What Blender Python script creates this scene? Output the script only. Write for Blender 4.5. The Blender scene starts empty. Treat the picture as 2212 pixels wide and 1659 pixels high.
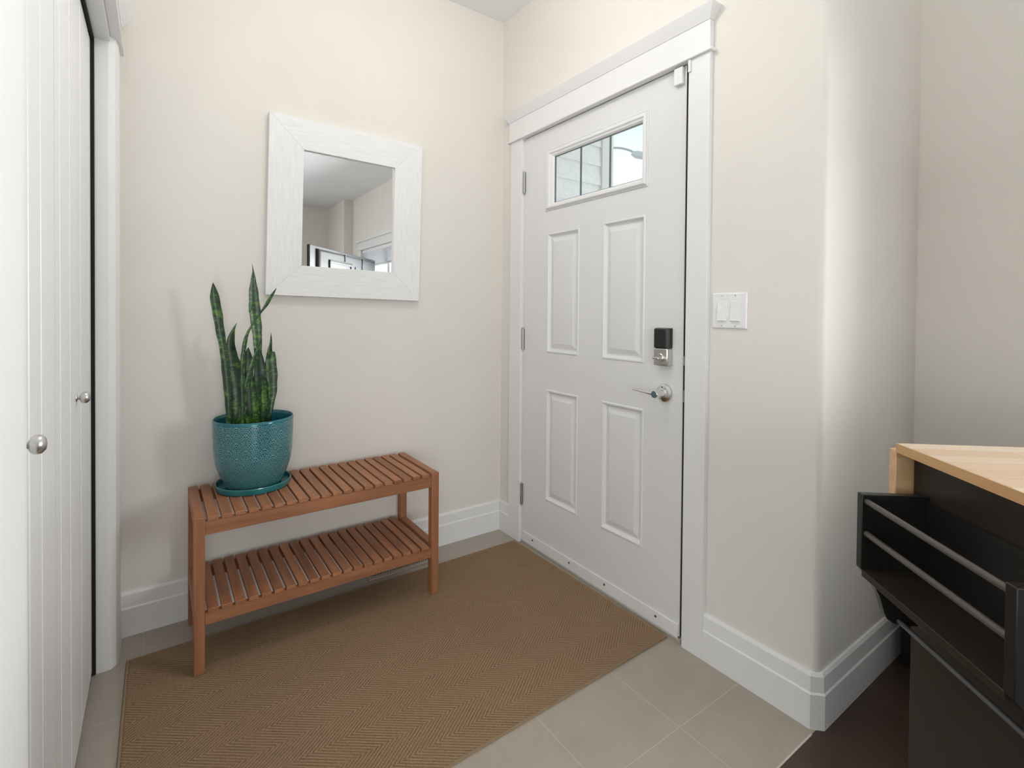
import bpy, bmesh, math, random
from mathutils import Vector, Matrix
random.seed(7)
S = bpy.context.scene
COL = S.collection
PI = math.pi

# ------------------------------------------------------------------ materials
class NT:
    def __init__(self, name):
        self.m = bpy.data.materials.new(name); self.m.use_nodes = True
        self.t = self.m.node_tree; self.b = self.t.nodes['Principled BSDF']
    def n(self, typ, **kw):
        nd = self.t.nodes.new(typ)
        for k, v in kw.items(): setattr(nd, k, v)
        return nd
    def l(self, a, b): self.t.links.new(a, b)
    def put(self, sock, v):
        if isinstance(v, bpy.types.NodeSocket): self.l(v, sock)
        else: sock.default_value = v
    def M(self, op, a, b=0.0, c=0.0):
        nd = self.n('ShaderNodeMath', operation=op)
        for i, v in enumerate((a, b, c)): self.put(nd.inputs[i], v)
        return nd.outputs[0]
    def sep(self):
        tc = self.n('ShaderNodeTexCoord'); sp = self.n('ShaderNodeSeparateXYZ')
        self.l(tc.outputs['Object'], sp.inputs[0]); return sp.outputs
    def vec(self, x, y, z):
        c = self.n('ShaderNodeCombineXYZ')
        for i, v in enumerate((x, y, z)): self.put(c.inputs[i], v)
        return c.outputs[0]
    def noise(self, vec, scale, detail=3.0, rough=.55):
        nd = self.n('ShaderNodeTexNoise'); nd.inputs['Scale'].default_value = scale
        nd.inputs['Detail'].default_value = detail; nd.inputs['Roughness'].default_value = rough
        if vec is not None: self.l(vec, nd.inputs['Vector'])
        return nd.outputs['Fac']
    def obj(self, sx=1, sy=1, sz=1):
        tc = self.n('ShaderNodeTexCoord'); mp = self.n('ShaderNodeMapping')
        mp.inputs['Scale'].default_value = (sx, sy, sz)
        self.l(tc.outputs['Object'], mp.inputs[0]); return mp.outputs[0]
    def ramp(self, fac, stops):
        r = self.n('ShaderNodeValToRGB'); e = r.color_ramp.elements
        while len(e) < len(stops): e.new(.5)
        for x, (p, c) in zip(e, stops): x.position = p; x.color = (*c, 1)
        self.l(fac, r.inputs[0]); return r.outputs[0]
    def mix(self, fac, a, b):
        nd = self.n('ShaderNodeMix', data_type='RGBA')
        self.put(nd.inputs[0], fac)
        self.put(nd.inputs[6], a if isinstance(a, bpy.types.NodeSocket) else (*a, 1))
        self.put(nd.inputs[7], b if isinstance(b, bpy.types.NodeSocket) else (*b, 1))
        return nd.outputs[2]
    def base(self, c, rough=.5, metal=0.0, spec=.5):
        if isinstance(c, bpy.types.NodeSocket): self.l(c, self.b.inputs['Base Color'])
        else: self.b.inputs['Base Color'].default_value = (*c, 1)
        self.put(self.b.inputs['Roughness'], rough); self.b.inputs['Metallic'].default_value = metal
        self.b.inputs['Specular IOR Level'].default_value = spec
    def bump(self, h, strength=.3, dist=.002):
        nd = self.n('ShaderNodeBump'); nd.inputs['Strength'].default_value = strength
        nd.inputs['Distance'].default_value = dist
        self.l(h, nd.inputs['Height']); self.l(nd.outputs[0], self.b.inputs['Normal'])

def paint(name, c, rough=.5, scale=350, strength=.05, spec=.4):
    m = NT(name)
    nz = m.noise(m.obj(), 3.0, 2)
    k = [tuple(x * f for x in c) for f in (.985, 1.015)]
    m.base(m.ramp(nz, [(.3, k[0]), (.7, k[1])]), rough, 0, spec)
    m.bump(m.noise(m.obj(), scale, 2), strength, .001)
    return m.m
def metal(name, c, rough=.3):
    m = NT(name); m.base(c, m.M('ADD', m.M('MULTIPLY', m.noise(m.obj(), 60), .12), rough - .06), 1.0); return m.m
def plastic(name, c, rough=.4, spec=.5):
    m = NT(name); nz = m.noise(m.obj(), 40)
    m.base(m.ramp(nz, [(.3, tuple(x*.95 for x in c)), (.7, tuple(x*1.05 for x in c))]), rough, 0, spec); return m.m
def wood(name, dark, light, axis, rough=.5, island=True, grain=1.0):
    m = NT(name); s = [38*grain]*3; s['xyz'.index(axis)] = 2.6*grain
    v = m.obj(*s)
    if island:
        g = m.n('ShaderNodeNewGeometry'); off = m.M('MULTIPLY', g.outputs['Random Per Island'], 37.0)
        add = m.n('ShaderNodeVectorMath', operation='ADD'); m.l(v, add.inputs[0]); m.l(m.vec(off, off, off), add.inputs[1]); v = add.outputs[0]
    nz = m.noise(v, 1.0, 5, .6)
    c = m.ramp(nz, [(.28, dark), (.72, light)])
    if island:
        hs = m.n('ShaderNodeHueSaturation'); m.l(c, hs.inputs['Color'])
        m.l(m.M('ADD', m.M('MULTIPLY', g.outputs['Random Per Island'], .3), .86), hs.inputs['Value']); c = hs.outputs[0]
    m.base(c, rough, 0, .4); m.bump(nz, .12, .001)
    return m.m

WALL = paint('wall_paint', (.745, .715, .675), .62, 420, .06, .3)
CEIL = paint('ceiling_paint', (.86, .87, .89), .8, 130, .25, .2)
TRIM = paint('trim_paint', (.77, .775, .785), .35, 90, .02, .5)
DOORP = paint('door_paint', (.725, .73, .74), .36, 500, .03, .5)
def m_closet():
    m = NT('closet_door_paint'); m.base((.765, .77, .78), .38, 0, .5)
    m.bump(m.noise(m.obj(160, 160, 3), 1.0, 3), .25, .0006); return m.m
CLOSETP = m_closet()
DARK = plastic('weatherstrip', (.02, .02, .02), .7, .2)
NICKEL = metal('satin_nickel', (.62, .61, .59), .3)
CHROME = metal('polished_nickel', (.72, .72, .71), .14)
HINGE = metal('hinge_steel', (.42, .42, .42), .35)
BLACKP = plastic('black_plastic', (.012, .012, .013), .35)
WHITEP = plastic('white_plastic', (.80, .81, .83), .35)
SCREW = metal('screw_steel', (.12, .12, .12), .4)
BLACKF = plastic('black_laminate', (.010, .0095, .009), .32, .4)
BROWNF = plastic('espresso_laminate', (.022, .016, .011), .38, .3)
CANE = [(.235, .095, .043), (.395, .172, .083)]
WOOD_X = wood('teak_grain_x', *CANE, 'x'); WOOD_Y = wood('teak_grain_y', *CANE, 'y'); WOOD_Z = wood('teak_grain_z', *CANE, 'z')
WW_X = wood('whitewash_grain_x', (.74, .745, .75), (.84, .845, .85), 'x', .5, False, 4)
WW_Z = wood('whitewash_grain_z', (.74, .745, .75), (.84, .845, .85), 'z', .5, False, 4)
REG = plastic('register_enamel', (.36, .31, .25), .4)

def m_tile():
    m = NT('floor_tile'); s = m.sep()
    def g(c, off):
        f = m.M('FRACT', m.M('DIVIDE', m.M('ADD', c, off), .3095))
        return m.M('MULTIPLY', m.M('MINIMUM', f, m.M('SUBTRACT', 1.0, f)), .3095)
    d = m.M('MINIMUM', g(s[0], .3105 + 6.19), g(s[1], 1.372 + 6.19))
    line = m.M('LESS_THAN', d, .0011)
    nz = m.noise(m.obj(), 9, 5)
    c = m.ramp(nz, [(.3, (.345, .305, .255)), (.7, (.385, .34, .29))])
    m.base(m.mix(line, c, (.47, .43, .385)), m.M('ADD', .34, m.M('MULTIPLY', line, .3)), 0, .5)
    m.bump(m.M('SUBTRACT', m.M('MULTIPLY', m.noise(m.obj(), 240, 2), .1), line), .25, .001)
    return m.m
def m_planks():
    m = NT('dark_hardwood'); tc = m.n('ShaderNodeTexCoord'); mp = m.n('ShaderNodeMapping')
    m.l(tc.outputs['Object'], mp.inputs[0]); mp.inputs['Rotation'].default_value = (0, 0, PI/2)
    br = m.n('ShaderNodeTexBrick'); m.l(mp.outputs[0], br.inputs['Vector'])
    br.inputs['Scale'].default_value = 1.0; br.inputs['Brick Width'].default_value = 1.1; br.inputs['Row Height'].default_value = .125
    br.inputs['Mortar Size'].default_value = .0008; br.inputs['Color1'].default_value = (.058, .035, .026, 1)
    br.inputs['Color2'].default_value = (.075, .045, .034, 1); br.inputs['Mortar'].default_value = (.025, .016, .012, 1)
    nz = m.noise(m.obj(40, 3, 40), 1, 5)
    m.base(m.mix(m.M('MULTIPLY', nz, .5), br.outputs['Color'], (.03, .018, .012)), .28, 0, .5); m.bump(nz, .06, .001)
    return m.m
def m_rug():
    m = NT('sisal_herringbone'); s = m.sep()
    pp = m.M('PINGPONG', s[1], .0775)
    ph = m.M('ADD', s[0], m.M('MULTIPLY', pp, 1.35))
    big = m.noise(m.obj(), 5, 3)
    w = m.M('MULTIPLY', m.M('SINE', m.M('MULTIPLY', ph, 2*PI/.0145)), m.M('MULTIPLY', m.noise(m.obj(), 11, 2), 1.9))
    fib = m.M('ADD', m.M('MULTIPLY', m.noise(m.obj(), 430, 3, .75), .6), m.M('MULTIPLY', m.noise(m.obj(), 190, 2, .6), .4))
    h = m.M('ADD', m.M('MULTIPLY', w, .34), m.M('MULTIPLY', fib, 2.3))
    c = m.ramp(m.M('ADD', m.M('MULTIPLY', h, .42), .02), [(.22, (.15, .09, .050)), (.50, (.295, .195, .115)), (.80, (.48, .345, .22))])
    c = m.mix(m.M('MULTIPLY', big, .4), c, (.235, .15, .085))
    m.base(c, .9, 0, .15); m.bump(h, .75, .003)
    return m.m
def m_pot():
    m = NT('teal_glaze_fans'); s = m.sep()
    ang = m.M('DIVIDE', m.M('ARCTAN2', s[0], m.M('MULTIPLY', s[1], -1.0)), 2*PI)
    def fans(N, W, h=.46, R=.54):
        U = m.M('ADD', m.M('MULTIPLY', ang, N), 50.25); V = m.M('DIVIDE', s[2], W)
        t = m.M('DIVIDE', V, h); k = m.M('FLOOR', t); f = m.M('MULTIPLY', m.M('SUBTRACT', t, k), h)
        par = m.M('MODULO', m.M('ADD', k, 20.0), 2.0)
        du0 = m.M('SUBTRACT', m.M('FRACT', m.M('ADD', U, m.M('MULTIPLY', par, .5))), .5)
        du1 = m.M('SUBTRACT', m.M('FRACT', m.M('ADD', U, m.M('ADD', m.M('MULTIPLY', par, -.5), .5))), .5)
        ln = lambda a, b: m.M('SQRT', m.M('ADD', m.M('MULTIPLY', a, a), m.M('MULTIPLY', b, b)))
        f1 = m.M('ADD', f, h); d1 = ln(du1, f1); d0 = ln(du0, f)
        front = m.M('LESS_THAN', d1, R)
        sel = lambda a, b: m.M('ADD', m.M('MULTIPLY', front, a), m.M('MULTIPLY', m.M('SUBTRACT', 1.0, front), b))
        d = m.M('DIVIDE', sel(d1, d0), R); a = m.M('ARCTAN2', sel(f1, f), sel(du1, du0))
        ring = m.M('ABSOLUTE', m.M('SUBTRACT', m.M('FRACT', m.M('MULTIPLY', d, m.M('SUBTRACT', 3.5, low))), .5))      # .5 on the ring lines
        spoke = m.M('ABSOLUTE', m.M('SUBTRACT', m.M('FRACT', m.M('MULTIPLY', a, 5/PI)), .5))
        groove = m.M('GREATER_THAN', m.M('MAXIMUM', ring, m.M('MULTIPLY', spoke, .96)), .385)
        edge = m.M('LESS_THAN', m.M('ABSOLUTE', m.M('SUBTRACT', ring, .32)), .06)
        spk = m.M('LESS_THAN', m.M('ABSOLUTE', m.M('SUBTRACT', spoke, .345)), .06)
        return groove, m.M('MAXIMUM', edge, m.M('MULTIPLY', spk, .8))
    low = m.M('ADD', 1.0, m.M('LESS_THAN', s[2], .1125))
    g, e = fans(m.M('MULTIPLY', low, 14.0), m.M('DIVIDE', .060, low))
    band = m.M('MULTIPLY', m.M('LESS_THAN', s[2], .247), m.M('GREATER_THAN', m.M('SQRT', m.M('ADD', m.M('MULTIPLY', s[0], s[0]), m.M('MULTIPLY', s[1], s[1]))), .088))
    nrm = m.n('ShaderNodeSeparateXYZ'); m.l(m.n('ShaderNodeTexCoord').outputs['Normal'], nrm.inputs[0])
    outw = m.M('GREATER_THAN', m.M('ADD', m.M('MULTIPLY', nrm.outputs[0], s[0]), m.M('MULTIPLY', nrm.outputs[1], s[1])), 0.0)
    band = m.M('MULTIPLY', band, outw)
    g = m.M('MULTIPLY', g, band); e = m.M('MULTIPLY', e, band)
    nz = m.noise(m.obj(), 25, 3)
    c = m.ramp(nz, [(.3, (.012, .115, .155)), (.7, (.022, .175, .205))])
    c = m.mix(g, c, (.001, .020, .042)); c = m.mix(m.M('MULTIPLY', e, .85), c, (.20, .44, .44))
    m.base(c, .16, 0, .6); m.bump(m.M('SUBTRACT', m.M('MULTIPLY', e, .4), g), .9, .002)
    return m.m
def m_teal():
    m = NT('teal_glaze'); nz = m.noise(m.obj(), 18, 3)
    m.base(m.ramp(nz, [(.3, (.012, .14, .16)), (.75, (.03, .21, .22))]), .15, 0, .6); return m.m
def m_leaf():
    m = NT('snake_plant_leaf'); uv = m.n('ShaderNodeUVMap'); sp = m.n('ShaderNodeSeparateXYZ'); m.l(uv.outputs[0], sp.inputs[0])
    u, v = sp.outputs[0], sp.outputs[1]
    n1 = m.noise(m.vec(m.M('MULTIPLY', u, 1.1), m.M('MULTIPLY', v, 62), 0.0), 1.0, 4, .75)
    n2 = m.noise(m.vec(m.M('MULTIPLY', u, .6), m.M('MULTIPLY', v, 9), 5.0), 1.0, 2, .5)
    f = m.M('MULTIPLY', n1, m.M('ADD', n2, .52))
    c = m.ramp(f, [(.36, (.004, .020, .012)), (.52, (.011, .050, .015)), (.60, (.060, .150, .016)), (.82, (.16, .25, .03))])
    m.base(c, .3, 0, .5); m.bump(n1, .15, .001)
    return m.m
def m_soil():
    m = NT('potting_soil'); nz = m.noise(m.obj(), 160, 5, .8); m.base(m.ramp(nz, [(.3, (.01, .007, .005)), (.7, (.05, .035, .022))]), .95); m.bump(nz, 1, .006); return m.m
def m_butcher():
    m = NT('butcher_block'); tc = m.n('ShaderNodeTexCoord')
    br = m.n('ShaderNodeTexBrick'); m.l(tc.outputs['Object'], br.inputs['Vector'])
    br.inputs['Scale'].default_value = 1.0; br.inputs['Brick Width'].default_value = .34; br.inputs['Row Height'].default_value = .042
    br.inputs['Mortar Size'].default_value = .0004; br.inputs['Color1'].default_value = (.76, .62, .49, 1); br.inputs['Color2'].default_value = (.64, .44, .29, 1)
    br.inputs['Mortar'].default_value = (.35, .2, .1, 1)
    nz = m.noise(m.obj(3, 45, 45), 1, 4)
    m.base(m.mix(m.M('MULTIPLY', nz, .45), br.outputs['Color'], (.62, .44, .28)), .14, 0, .9); m.bump(nz, .05, .001)
    return m.m
def m_glass(name='window_glass', tint=(.97, .99, .99)):
    m = NT(name); t = m.t
    tr = m.n('ShaderNodeBsdfTransparent'); tr.inputs[0].default_value = (*tint, 1)
    gl = m.n('ShaderNodeBsdfGlossy'); gl.inputs['Roughness'].default_value = .02
    fr = m.n('ShaderNodeFresnel'); fr.inputs[0].default_value = 1.45
    mx = m.n('ShaderNodeMixShader'); m.l(m.M('MULTIPLY', fr.outputs[0], m.M('SUBTRACT', .8, m.M('MULTIPLY', m.n('ShaderNodeNewGeometry').outputs['Backfacing'], .8))), mx.inputs[0]); m.l(tr.outputs[0], mx.inputs[1]); m.l(gl.outputs[0], mx.inputs[2])
    m.l(mx.outputs[0], t.nodes['Material Output'].inputs['Surface']); return m.m
TILE, PLANKS, RUG, POT, TEAL, LEAF, SOIL, BLOCK, GLASS = m_tile(), m_planks(), m_rug(), m_pot(), m_teal(), m_leaf(), m_soil(), m_butcher(), m_glass()
MIRROR = NT('mirror_silver'); MIRROR.base((.88, .89, .90), .0, 1.0); MIRROR = MIRROR.m
BIND = plastic('rug_binding', (.27, .20, .13), .9, .1)
SIDING = plastic('white_lap_siding', (.88, .89, .90), .5)
GROUND = plastic('outdoor_concrete', (.70, .69, .68), .9)
TVG = plastic('television_back_grey', (.040, .041, .044), .5, .3)
LAMPW = NT('fill_lamp_diffuser'); LAMPW.base((.85, .85, .83), .4); LAMPW.b.inputs['Emission Color'].default_value = (1, .93, .84, 1); LAMPW.b.inputs['Emission Strength'].default_value = 2.0; LAMPW = LAMPW.m

# ------------------------------------------------------------------ mesh helpers
def BM(): return bmesh.new()
def quad(bm, *pts): return bm.faces.new([bm.verts.new(p) for p in pts])
def box(bm, x0, x1, y0, y1, z0, z1, rot=None):
    v = [Vector((x, y, z)) for x in (x0, x1) for y in (y0, y1) for z in (z0, z1)]
    if rot: v = [rot @ p for p in v]
    v = [bm.verts.new(p) for p in v]
    for f in ((0,1,3,2),(4,6,7,5),(0,4,5,1),(2,3,7,6),(0,2,6,4),(1,5,7,3)): bm.faces.new([v[i] for i in f])
def prism(bm, pts, z0, z1, f=lambda a, b, c: (a, b, c)):
    lo = [bm.verts.new(f(a, b, z0)) for a, b in pts]; hi = [bm.verts.new(f(a, b, z1)) for a, b in pts]
    n = len(pts); bm.faces.new(lo[::-1]); bm.faces.new(hi)
    for i in range(n): bm.faces.new([lo[i], lo[(i+1) % n], hi[(i+1) % n], hi[i]])
def loft(bm, rings, caps=True, closed=True):
    R = [[bm.verts.new(p) for p in r] for r in rings]; n = len(R[0])
    for a, b in zip(R, R[1:]):
        for i in range(n if closed else n-1): bm.faces.new([a[i], a[(i+1) % n], b[(i+1) % n], b[i]])
    if caps: bm.faces.new(R[0][::-1]); bm.faces.new(R[-1])
def lathe(bm, prof, c=(0,0,0), axis='z', seg=32):
    """prof: (radius, height) list; axis = direction of height"""
    rings = []
    for r, h in prof:
        ring = []
        for i in range(seg):
            a = 2*PI*i/seg; p, q = max(r, 1e-5)*math.cos(a), max(r, 1e-5)*math.sin(a)
            ring.append({'z': (c[0]+p, c[1]+q, c[2]+h), 'x': (c[0]+h, c[1]+p, c[2]+q), 'y': (c[0]+q, c[1]+h, c[2]+p)}[axis])
        rings.append(ring)
    loft(bm, rings)
def tube(bm, pts, r, seg=12):
    pts = [Vector(p) for p in pts]; rings = []
    for i, p in enumerate(pts):
        d = (pts[min(i+1, len(pts)-1)] - pts[max(i-1, 0)]).normalized()
        a = d.cross(Vector((0,0,1)) if abs(d.z) < .9 else Vector((1,0,0))).normalized(); b = d.cross(a)
        rr = r[i] if isinstance(r, (list, tuple)) else r
        rings.append([p + rr*(a*math.cos(2*PI*k/seg) + b*math.sin(2*PI*k/seg)) for k in range(seg)])
    loft(bm, rings)
def obj(name, bm, mat, parent=None, bevel=0, local=False, seg=2, angle=32):
    """bm in world coordinates unless local; the parent chain is unrotated or local is used"""
    bmesh.ops.remove_doubles(bm, verts=bm.verts, dist=1e-6)
    bmesh.ops.recalc_face_normals(bm, faces=bm.faces)
    if parent is not None and not local:
        w = Vector((0,0,0)); p = parent
        while p is not None: w += p.location; p = p.parent
        bmesh.ops.translate(bm, verts=bm.verts, vec=-w)
    me = bpy.data.meshes.new(name); bm.to_mesh(me); bm.free()
    me.materials.append(mat)
    me.polygons.foreach_set('use_smooth', [True]*len(me.polygons)); me.set_sharp_from_angle(angle=math.radians(angle))
    o = bpy.data.objects.new(name, me); COL.objects.link(o)
    if parent is not None: o.parent = parent
    if bevel:
        b = o.modifiers.new('bevel', 'BEVEL'); b.width = bevel; b.segments = seg; b.limit_method = 'ANGLE'; b.angle_limit = math.radians(40); b.harden_normals = False
    return o
def thing(name, label, cat, loc=(0,0,0), rot=(0,0,0), group=None):
    o = bpy.data.objects.new(name, None); COL.objects.link(o); o.empty_display_size = .1
    o.location = loc; o.rotation_euler = rot; o['label'] = label; o['category'] = cat
    if group: o['group'] = group
    return o
def tag(o, label, cat, group=None):
    o['label'] = label; o['category'] = cat
    if group: o['group'] = group
    return o
def struct(o, label=None, cat=None):
    o['kind'] = 'structure'
    if label: o['label'] = label
    if cat: o['category'] = cat
    return o
def sroot(name, loc, label, cat):
    return struct(thing(name, label, cat, loc))
def frame_ring(bm, u0, u1, v0, v1, prof, f, cap=True):
    """nested rectangles: prof = (inset, depth) list; f maps (u, v, d) to a point"""
    rings = [[f(u0+i, v0+i, d), f(u1-i, v0+i, d), f(u1-i, v1-i, d), f(u0+i, v1-i, d)] for i, d in prof]
    loft(bm, rings, caps=False)
    if cap: quad(bm, *rings[-1])
def sheet_with_holes(bm, us, vs, holes, f, d=0.0):
    """flat sheet at depth d over the grid us x vs, leaving out the cells inside holes (u0,u1,v0,v1)"""
    us = sorted(set(us) | {h[i] for h in holes for i in (0, 1)}); vs = sorted(set(vs) | {h[i] for h in holes for i in (2, 3)})
    for a, b in zip(us, us[1:]):
        for c, e in zip(vs, vs[1:]):
            mu, mv = (a+b)/2, (c+e)/2
            if any(h[0] < mu < h[1] and h[2] < mv < h[3] for h in holes): continue
            quad(bm, f(a, c, d), f(b, c, d), f(b, e, d), f(a, e, d))

# ------------------------------------------------------------------ dimensions of the place (metres; corner of the entry at the origin)
H = 2.697          # ceiling
XC = -1.63         # closet wall
YR = -1.595        # return wall
XW = .72           # living-room front wall
YS, XL = -5.6, -4.6

# ------------------------------------------------------------------ shell
b = BM(); box(b, -2.36, 0, YR, 0, -.05, 0); struct(obj('floor', b, TILE), 'taupe square tile floor of the entry, under the rug', 'floor')
b = BM(); box(b, XL, XW, YS, YR, -.05, 0); box(b, XL, -2.36, YR, -.0, -.05, 0); struct(obj('floor', b, PLANKS), 'dark brown hardwood floor beyond the tile, under the black cart', 'floor')
b = BM(); box(b, -1.63, -.03, YR-.002, YR+.003, -.004, .0010); struct(obj('trim_5', b, plastic('edge_strip', (.55, .50, .44), .4)), 'thin light edge strip between tile and dark hardwood', 'floor trim')
b = BM(); box(b, XL-.15, XW+.15, YS-.15, .15, H, H+.1); struct(obj('ceiling', b, CEIL), 'flat pale grey ceiling', 'ceiling')
b = BM(); box(b, XL-.15, .15, 0, .15, 0, H); struct(obj('wall_north', b, WALL), 'cream wall behind the bench and mirror', 'wall')
DY0, DY1, DZ0, DZ1 = -.2075, -1.1415, .019, 2.025      # front door leaf
JY0, JY1, JZ = -.2005, -1.1495, 2.030                  # its rough opening
b = BM(); box(b, 0, .15, JY0, 0, 0, H); box(b, 0, .15, YR+.12, JY1, 0, H); box(b, 0, .15, JY1, JY0, JZ, H)
struct(obj('wall_east', b, WALL), 'cream wall around the front door', 'wall')
arc = [(.02-.02*math.cos(t), YR+.02-.02*math.sin(t)) for t in [i*PI/16 for i in range(9)]]
b = BM(); prism(b, arc + [(XW+.15, YR), (XW+.15, YR+.12), (0, YR+.12)], 0, H)
struct(obj('wall_northeast', b, WALL), 'cream return wall with rounded corner right of the front door', 'wall')
# living-room front wall with its window
WY0, WY1, WZ0, WZ1 = -4.45, -2.06, .72, 1.97
b = BM(); box(b, XW, XW+.15, WY1, YR, 0, H); box(b, XW, XW+.15, -4.84, WY0, 0, H); box(b, XW, XW+.15, WY0, WY1, 0, WZ0); box(b, XW, XW+.15, WY0, WY1, WZ1, H)
box(b, .60, XW+.15, YS, -4.84, 0, H)
struct(obj('wall_southeast', b, WALL), 'cream living room wall at the right edge, behind the black cart', 'wall')
# closet wall with its opening
CY0, CY1, CZ = -.19, -1.525, 2.005
b = BM(); box(b, XC-.11, XC, CY0+.015, 0, 0, H); box(b, XC-.11, XC, -1.75, CY1-.015, 0, H); box(b, XC-.11, XC, CY1-.015, CY0+.015, CZ+.015, H)
struct(obj('wall_west', b, WALL), 'cream closet wall at the left edge', 'wall')
b = BM(); box(b, -2.35, XC-.11, -1.75, -1.64, 0, H); box(b, -2.46, -2.35, -1.75, 0, 0, H)
struct(obj('wall_closet', b, WALL), 'inner walls of the closet', 'wall')
# far living-room walls (seen in the mirror)
PX0, PX1, PZ = -3.9, -1.2, 2.1
b = BM(); box(b, XL-.15, PX0, YS-.15, YS, 0, H); box(b, PX1, XW+.15, YS-.15, YS, 0, H); box(b, PX0, PX1, YS-.15, YS, PZ, H)
struct(obj('wall_south', b, WALL), 'far cream living room wall, seen in the mirror', 'wall')
b = BM(); box(b, XL-.15, XL, YS, -4.9, 0, H); box(b, XL-.15, XL, -2.3, 0, 0, H); box(b, XL-.15, XL, -4.9, -2.3, 0, .75); box(b, XL-.15, XL, -4.9, -2.3, 2.1, H)
struct(obj('wall_southwest', b, WALL), 'cream wall at the far left of the living room', 'wall')

# baseboards: profile (offset from wall, z) swept along a path
BP = [(0, 0), (.016, 0), (.016, .098), (.0125, .103), (.0105, .146), (.006, .155), (0, .155)]
def offset_path(path, d):
    out = []; n = len(path)
    for i in range(n):
        p = Vector(path[i]); ds = []
        if i > 0: ds.append((p - Vector(path[i-1])).normalized())
        if i < n-1: ds.append((Vector(path[i+1]) - p).normalized())
        ns = [Vector((-e.y, e.x)) for e in ds]       # left of the direction
        if len(ns) == 1: q = p + ns[0]*d
        else: q = p + (ns[0]+ns[1]) * (d / (1 + ns[0].dot(ns[1])))
        out.append((q.x, q.y))
    return out
def baseboard(name, path, label):
    b = BM(); rows = [[(x, y, z) for x, y in offset_path(path, d)] for d, z in BP]
    loft(b, [[r[i] for r in rows] for i in range(len(path))], caps=True)
    return struct(obj(name, b, TRIM, angle=20), label, 'baseboard')
baseboard('baseboard_north', [(-.10+.10, -.0), (XC, 0)], 'white baseboard behind the bench, below the mirror')
baseboard('baseboard_east', [(0, -.099), (0, -.0161)], 'short white baseboard between the corner and the front door casing')
baseboard('baseboard_northeast', [(XW, YR), (.018, YR), (0, YR+.018), (0, -1.2435)], 'white baseboard wrapping the corner right of the front door')
baseboard('baseboard_southeast', [(.60, YS), (.60, -4.84), (XW, -4.84), (XW, YR-.0161)], 'white baseboard along the living room window wall')
baseboard('baseboard_south', [(PX1+.09, YS), (.60-.0161, YS)], 'white baseboard of the far living room wall')

# ------------------------------------------------------------------ front door casing
tr = sroot('trim_1', (0, -.67, 0), 'white casing with a tall crown header around the front door', 'door casing')
for y0, y1 in ((-.195, -.100), (-1.2435, -1.1620)):
    b = BM(); box(b, -.018, 0, y0, y1, 0, 2.030); obj('side_casing', b, TRIM, tr, .0015)
b = BM(); box(b, -.022, 0, -1.245, -.090, 2.037, 2.131); o = obj('header_board', b, TRIM, tr, .001)
b = BM(); box(b, -.029, 0, -1.254, -.081, 2.027, 2.037); obj('fillet', b, TRIM, tr, .003)
b = BM()
def crown(x, e, z): return [(x, -1.247-e, z), (x, -.088+e, z), (0, -.088+e, z), (0, -1.247-e, z)]
loft(b, [crown(-.024, 0, 2.131), crown(-.026, .001, 2.137), crown(-.046, .021, 2.168), crown(-.048, .022, 2.174)])
obj('crown', b, TRIM, tr, .0008)
b = BM(); box(b, 0.0, .14, JY0, JY0+.0, 0, 0) if False else None
box(b, .0, .15, JY0-.0055, JY0, 0, JZ); box(b, .0, .15, JY1, JY1+.0005, 0, JZ); box(b, 0, .15, JY1, JY0, JZ-.0015, JZ)
obj('jamb', b, TRIM, tr)
b = BM(); box(b, .046, .075, JY1, JY1+.02, .012, JZ-.002); box(b, .046, .075, JY0-.02, JY0-.0056, .012, JZ-.002); box(b, .046, .075, JY1, JY0, JZ-.02, JZ-.0016)
obj('weatherstrip', b, DARK, tr)
b = BM(); box(b, -.016, -.0182+.0, -1.1495, -1.1495, 0, 0) if False else None
box(b, -.0245, -.0181, -1.1725, -1.1625, 1.985, 2.026); o = obj('sensor_magnet', b, WHITEP, tr, .0015); o['label'] = 'small white magnet block on the casing beside the door sensor'
b = BM(); box(b, -.008, .15, JY1, JY0, -.004, .012); struct(obj('trim_2', b, plastic('threshold', (.36, .33, .29), .4), None, .003), 'grey beige door threshold under the front door', 'threshold')

# ------------------------------------------------------------------ front door leaf
fd = sroot('door_1', (.0, DY0, 0), 'white panelled front door with a small top window and dark keypad lock', 'door')
DF = lambda u, v, d: (d, -u, v)                        # u = distance from the corner along -y, d = depth into the leaf
panels = [(.384, .605, .971, 1.534), (.746, .968, .971, 1.534), (.384, .605, .268, .797), (.750, .970, .268, .797)]
win = (.366, .978, 1.639, 1.926)
glassr = (.429, .950, 1.672, 1.886)
b = BM(); U0, U1 = -DY0, -DY1
sheet_with_holes(b, [U0, U1], [DZ0, DZ1], panels + [win], DF)
PR = [(0, 0), (.003, -.003), (.008, -.003), (.013, .005), (.018, .010), (.023, .010), (.045, .0015), (.049, .001)]
for p in panels: frame_ring(b, *p, PR, DF)
sheet_with_holes(b, [U0, U1], [DZ0, DZ1], [win], DF, .044)
frame_ring(b, win[0], win[1], win[2], win[3], [(0, 0), (.0, .044)], DF, cap=False)
loft(b, [[DF(U0, DZ0, d), DF(U1, DZ0, d), DF(U1, DZ1, d), DF(U0, DZ1, d)] for d in (0, .044)], caps=False)
obj('leaf', b, DOORP, fd, angle=12)
b = BM()   # raised moulding round the door light
rings = []
for k, d in ((0, .001), (.001, -.004), (.006, -.006), (.010, -.003), (.014, -.009), (.022, -.013), (.036, -.013), (.044, -.008), (.054, -.006), (.059, -.002), (.063, .001), (.063, .003)):
    t = min(k, .063)/.063; a = [win[i] + (glassr[i]-win[i])*t for i in range(4)]
    rings.append([DF(a[0], a[2], d), DF(a[1], a[2], d), DF(a[1], a[3], d), DF(a[0], a[3], d)])
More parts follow.
